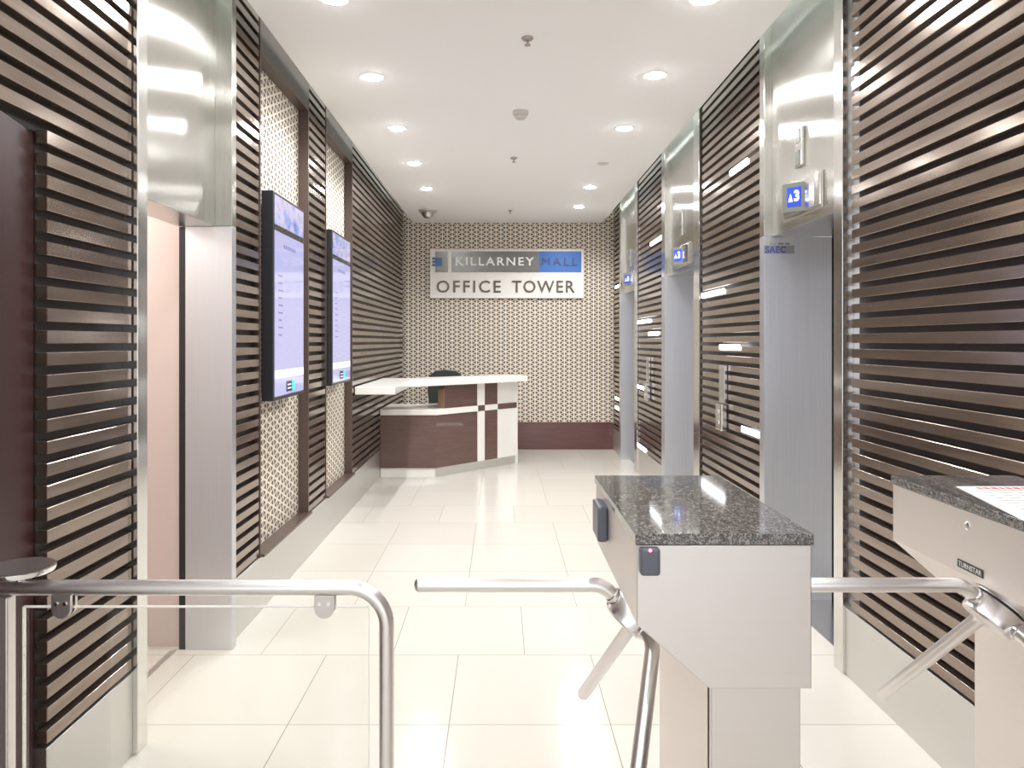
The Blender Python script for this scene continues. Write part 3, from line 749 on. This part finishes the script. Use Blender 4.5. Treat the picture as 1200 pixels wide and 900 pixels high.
# ================================================================ TURNSTILES
SC = 0.80
def TP(x, y, z, dx=0.0):
    return Vector((SC*(x+dx), SC*y, EYE-SC*(EYE-z)))
def turnstile(dx, label, kind):
    base = TP(0.60, 2.05, 0, dx); base.z = 0
    t = thing('tripod_turnstile', label, 'turnstile', base, 'tripod turnstiles at the entrance')
    Y0, Y1 = 1.695, 2.436
    # granite top
    a, c = TP(0.3147, Y0, 1.0, dx), TP(0.732, Y1, 1.0, dx)
    zt = a.z
    MB().box(a.x, c.x, a.y, c.y, zt-0.021, zt).build('granite_top', M['granite'], t, bevel=0.0015)
    # head: five-sided section run along the passage
    pts = [(0.319, 0.972), (0.319, 0.785), (0.4886, 0.636), (0.728, 0.636), (0.728, 0.972)]
    q = [(TP(x, 0, z, dx).x, TP(x, 0, z, dx).z) for x, z in pts]
    MB().sect(q, SC*(Y0+0.004), SC*(Y1-0.004)).build('housing', M['turnstile_steel'], t, bevel=0.002)
    # pedestal
    a, c = TP(0.500, 1.724, 0, dx), TP(0.712, 2.29, 0, dx)
    ztop = TP(0, 0, 0.636).z
    MB().box(a.x, c.x, a.y, c.y, 0.012, ztop-0.001).build('pedestal', M['turnstile_steel'], t, bevel=0.002)
    MB().box(a.x-0.0015, a.x, a.y+0.016, a.y+0.020, 0.02, ztop-0.01).build('access_panel_seam', M['black'], t)
    MB().box(a.x-0.03, c.x+0.03, a.y-0.03, c.y+0.03, 0.0, 0.0115).build('floor_plate', M['turnstile_steel'], t, bevel=0.002)
    # lock on the chamfer
    n_ = Vector((-0.66, 0, -0.75)).normalized()
    k = TP(0.463, 1.86, 0.658, dx)
    MB().lathe([(0.009, -0.001), (0.009, 0.006), (0.005, 0.009)], k, n_, n=24).build('lock_barrel', M['chrome'], t, smooth=True)
    # hub
    Cc = TP(0.385, 2.0, 0.727, dx)
    hub = MB().lathe([(0.058, -0.002), (0.058, 0.003), (0.055, 0.004)], Cc, n_).build('hub_collar', M['tube_dull'], t, smooth=True)
    MB().cyl(Cc+n_*0.0045, Cc+n_*0.0075, 0.050).build('hub_seam', M['black'], t)
    MB().lathe([(0.054, 0.008), (0.055, 0.010), (0.055, 0.050), (0.051, 0.055), (0.004, 0.056)], Cc, n_, n=56).build('hub_drum', M['satin'], t, smooth=True)
    # three arms
    ax = Vector((-1, 0, -1)).normalized(); u = Vector((-1, 0, 1)).normalized(); v = Vector((0, 1, 0))
    Ch = Cc+n_*0.030
    for j, an in enumerate((0, 120, 240)):
        ca, sa = math.cos(math.radians(an)), math.sin(math.radians(an))
        ui = ca*u+sa*v
        di = (ax+ui).normalized()
        p0 = Ch+ui*0.040; p1 = Ch+ui*0.090; p2 = p1+di*0.405
        path = [p0]+fillet(p0, p1, p2, 0.055, 8)+[p1+di*0.2, p2]
        MB().sweep(path, 0.0158, 24, True).build('arm', M['tube_steel'], t, smooth=True)
        MB().lathe([(0.0190, 0.0), (0.0190, 0.010), (0.0165, 0.012)], Ch+ui*0.050, ui, n=24).build('arm_collar', M['satin'], t, smooth=True)
    if kind == 'centre':
        # gate readers
        f0 = TP(0.329, Y0, 0, dx); yF = SC*(Y0+0.004)
        zr1, zr0 = zt-0.0225, W(747, 671.5, yF).z
        xa, xb = W(748.5, 650, yF).x, W(771.5, 650, yF).x
        pts = []
        cr_ = MB().box(xa, xb, yF-0.022, yF-0.0005, zr0, zr1).build('card_reader', M['reader'], t, bevel=0.006, seg=3)
        L_ = W(762, 645, yF-0.022); MB().cyl((L_.x, yF-0.0215, L_.z), (L_.x, yF-0.0235, L_.z), 0.0028, n=16).build('status_led', M['red_led'], cr_)
        xl = TP(0.319, 0, 0, dx).x
        za, zb = TP(0, 2.2, 0.955).z, TP(0, 2.2, 0.850).z
        MB().box(xl-0.024, xl-0.0005, 2.16*SC, 2.33*SC-0.03, zb, za).build('card_reader', M['reader'], t, bevel=0.006, seg=3)
    else:
        xl = TP(0.319, 0, 0, dx).x
        k = W(1135, 616, xl*F/(1135-587)); k.x = xl
        MB().lathe([(0.010, -0.001), (0.010, 0.005), (0.006, 0.008)], k, (-1, 0, 0), n=24).build('lock_barrel', M['chrome'], t, smooth=True)
        # maker's plate on the lower edge of the vertical side
        ya, yb = xl*F/(1152.5-587), xl*F/(1122.5-587)
        zt_, zb_ = EYE-(654-400)*yb/F, EYE-(663.5-400)*yb/F
        np_ = MB().box(xl-0.0015, xl-0.0002, ya, yb, zb_, zt_).build('name_plate', M['label_black'], t, bevel=0.0004)
        text('lettering', 'TURNSTAR', M['label_ink'], np_, (0, -1, 0), (0, 0, 1), (xl-0.0016, yb-0.004, zb_+0.0035), (yb-ya)-0.008, (zt_-zb_)-0.007, 0.0004, 0.01, 1.0)
    return t
turnstile(0.0, 'middle tripod turnstile with a speckled granite top and grey card readers', 'centre')
turnstile(0.995, 'tripod turnstile at the right edge with a paper notice on top', 'right')

# notice lying on the right turnstile
nz = TP(0, 0, 1.0).z+0.0006
pp = [(1.126, 1.796), (1.365, 1.796), (1.33, 1.45), (1.046, 1.45)]
no = thing('paper_notice', 'white printed paper notice on the granite of the right turnstile', 'paper', (1.2, 1.6, nz))
MB().plan(pp, nz, nz+0.0006).build('sheet', M['paper'], no)
b = MB()
xx = 1.165
for k in range(9):
    wdt = 0.010+0.006*((k*7) % 3)/2; b.plan([(xx, 1.782), (xx+wdt, 1.782), (xx+wdt-0.003, 1.757), (xx-0.002, 1.762)], nz+0.0007, nz+0.0010); xx += wdt+0.005
b.build('red_heading', M['red_ink'], no)
b = MB()
b.box(1.175, 1.345, 1.742, 1.746, nz+0.0007, nz+0.0010)
for r_ in range(9):
    y = 1.72-0.028*r_; x = 1.13-0.0*r_ - (1.796-y)*0.2+0.03
    while x < 1.31:
        l_ = random.uniform(0.008, 0.03); b.box(x, x+l_, y, y-0.004, nz+0.0007, nz+0.0009); x += l_+random.uniform(0.008, 0.03)
b.build('printed_lines', M['grey_ink'], no)

# ================================================================ GLASS BARRIER at the left
DB = 1.64
gb = thing('glass_barrier', 'tubular steel barrier with a glass infill at the lower left', 'barrier', (-0.7, DB, 0))
zr = W(0, 688.5, DB).z; xr = W(453, 0, DB).x
xs = -1.24
p0, p1, p2 = (xs, DB, zr), (xr, DB, zr), (xr, DB, 0.008)
path = [p0]+[Vector(p0).lerp(Vector(p1), k/6) for k in range(1, 6)]+fillet(p0, p1, p2, 0.085, 12)+[p2]
MB().sweep(path, 0.0172, 28).build('handrail', M['tube_steel'], gb, smooth=True)
MB().lathe([(0.045, 0.0), (0.045, 0.006), (0.019, 0.010)], (xr, DB, 0)).build('floor_flange', M['tube_steel'], gb, smooth=True)
MB().box(-1.225, -1.103, DB-0.020, DB+0.011, 0.0, zr-0.0175).build('post', M['turnstile_steel'], gb, bevel=0.003)
gx0, gx1 = W(29, 0, DB).x, W(432, 0, DB).x
gz = W(0, 711.5, DB).z
gp_ = MB().box(gx0, gx1, DB-0.005, DB+0.005, 0.05, gz).build('glass_panel', M['glass'], gb, bevel=0.0)
b = MB(); b.box(gx0-0.0025, gx0-0.0002, DB-0.005, DB+0.005, 0.05, gz+0.0025); b.box(gx0-0.0002, gx1, DB-0.005, DB+0.005, gz+0.0002, gz+0.0025)
b.box(gx1+0.0002, gx1+0.0012, DB-0.004, DB+0.004, 0.05, gz); b.build('glass_edging', M['glass_edge'], gp_)
for cx_ in (75.5, 381.5):
    c0 = W(cx_, 706, DB)
    pts = [(c0.x-0.022, zr-0.014), (c0.x+0.022, zr-0.014), (c0.x+0.022, c0.z-0.005)]+[(c0.x+0.022*math.cos(-k*PI/10), c0.z-0.010+0.022*math.sin(-k*PI/10)) for k in range(0, 11)]+[(c0.x-0.022, c0.z-0.005)]
    MB().prism(pts, lambda p: (p[0], DB+0.0055, p[1]), lambda p: (p[0], DB+0.014, p[1])).build('glass_clamp', M['tube_dull'], gb, bevel=0.001)
    o = MB().prism(pts, lambda p: (p[0], DB-0.014, p[1]), lambda p: (p[0], DB-0.0055, p[1])).build('glass_clamp', M['tube_dull'], gb, bevel=0.001)
    for s_ in (-1, 1):
        c1 = Vector((c0.x+s_*0.010, DB-0.0142, c0.z+0.002)); 
        sc_ = MB().cyl(c1, c1+Vector((0, -0.003, 0)), 0.0042, n=16).build('screw', M['chrome'], o, smooth=True)
cc = W(23, 664.5, DB)
MB().lathe([(0.070, -0.005), (0.0725, 0.0), (0.0725, 0.006), (0.069, 0.007), (0.068, 0.0065)], (cc.x, DB, cc.z-0.006), n=64).build('disc_rim', M['chrome'], gb, smooth=True)
MB().cyl((cc.x, DB, cc.z+0.0011), (cc.x, DB, cc.z+0.0026), 0.0685, n=64).build('disc_top', M['disc_dark'], gb)
MB().cyl((cc.x, DB, zr+0.012), (cc.x, DB, cc.z-0.0112), 0.008, n=20).build('disc_stem', M['chrome'], gb, smooth=True)
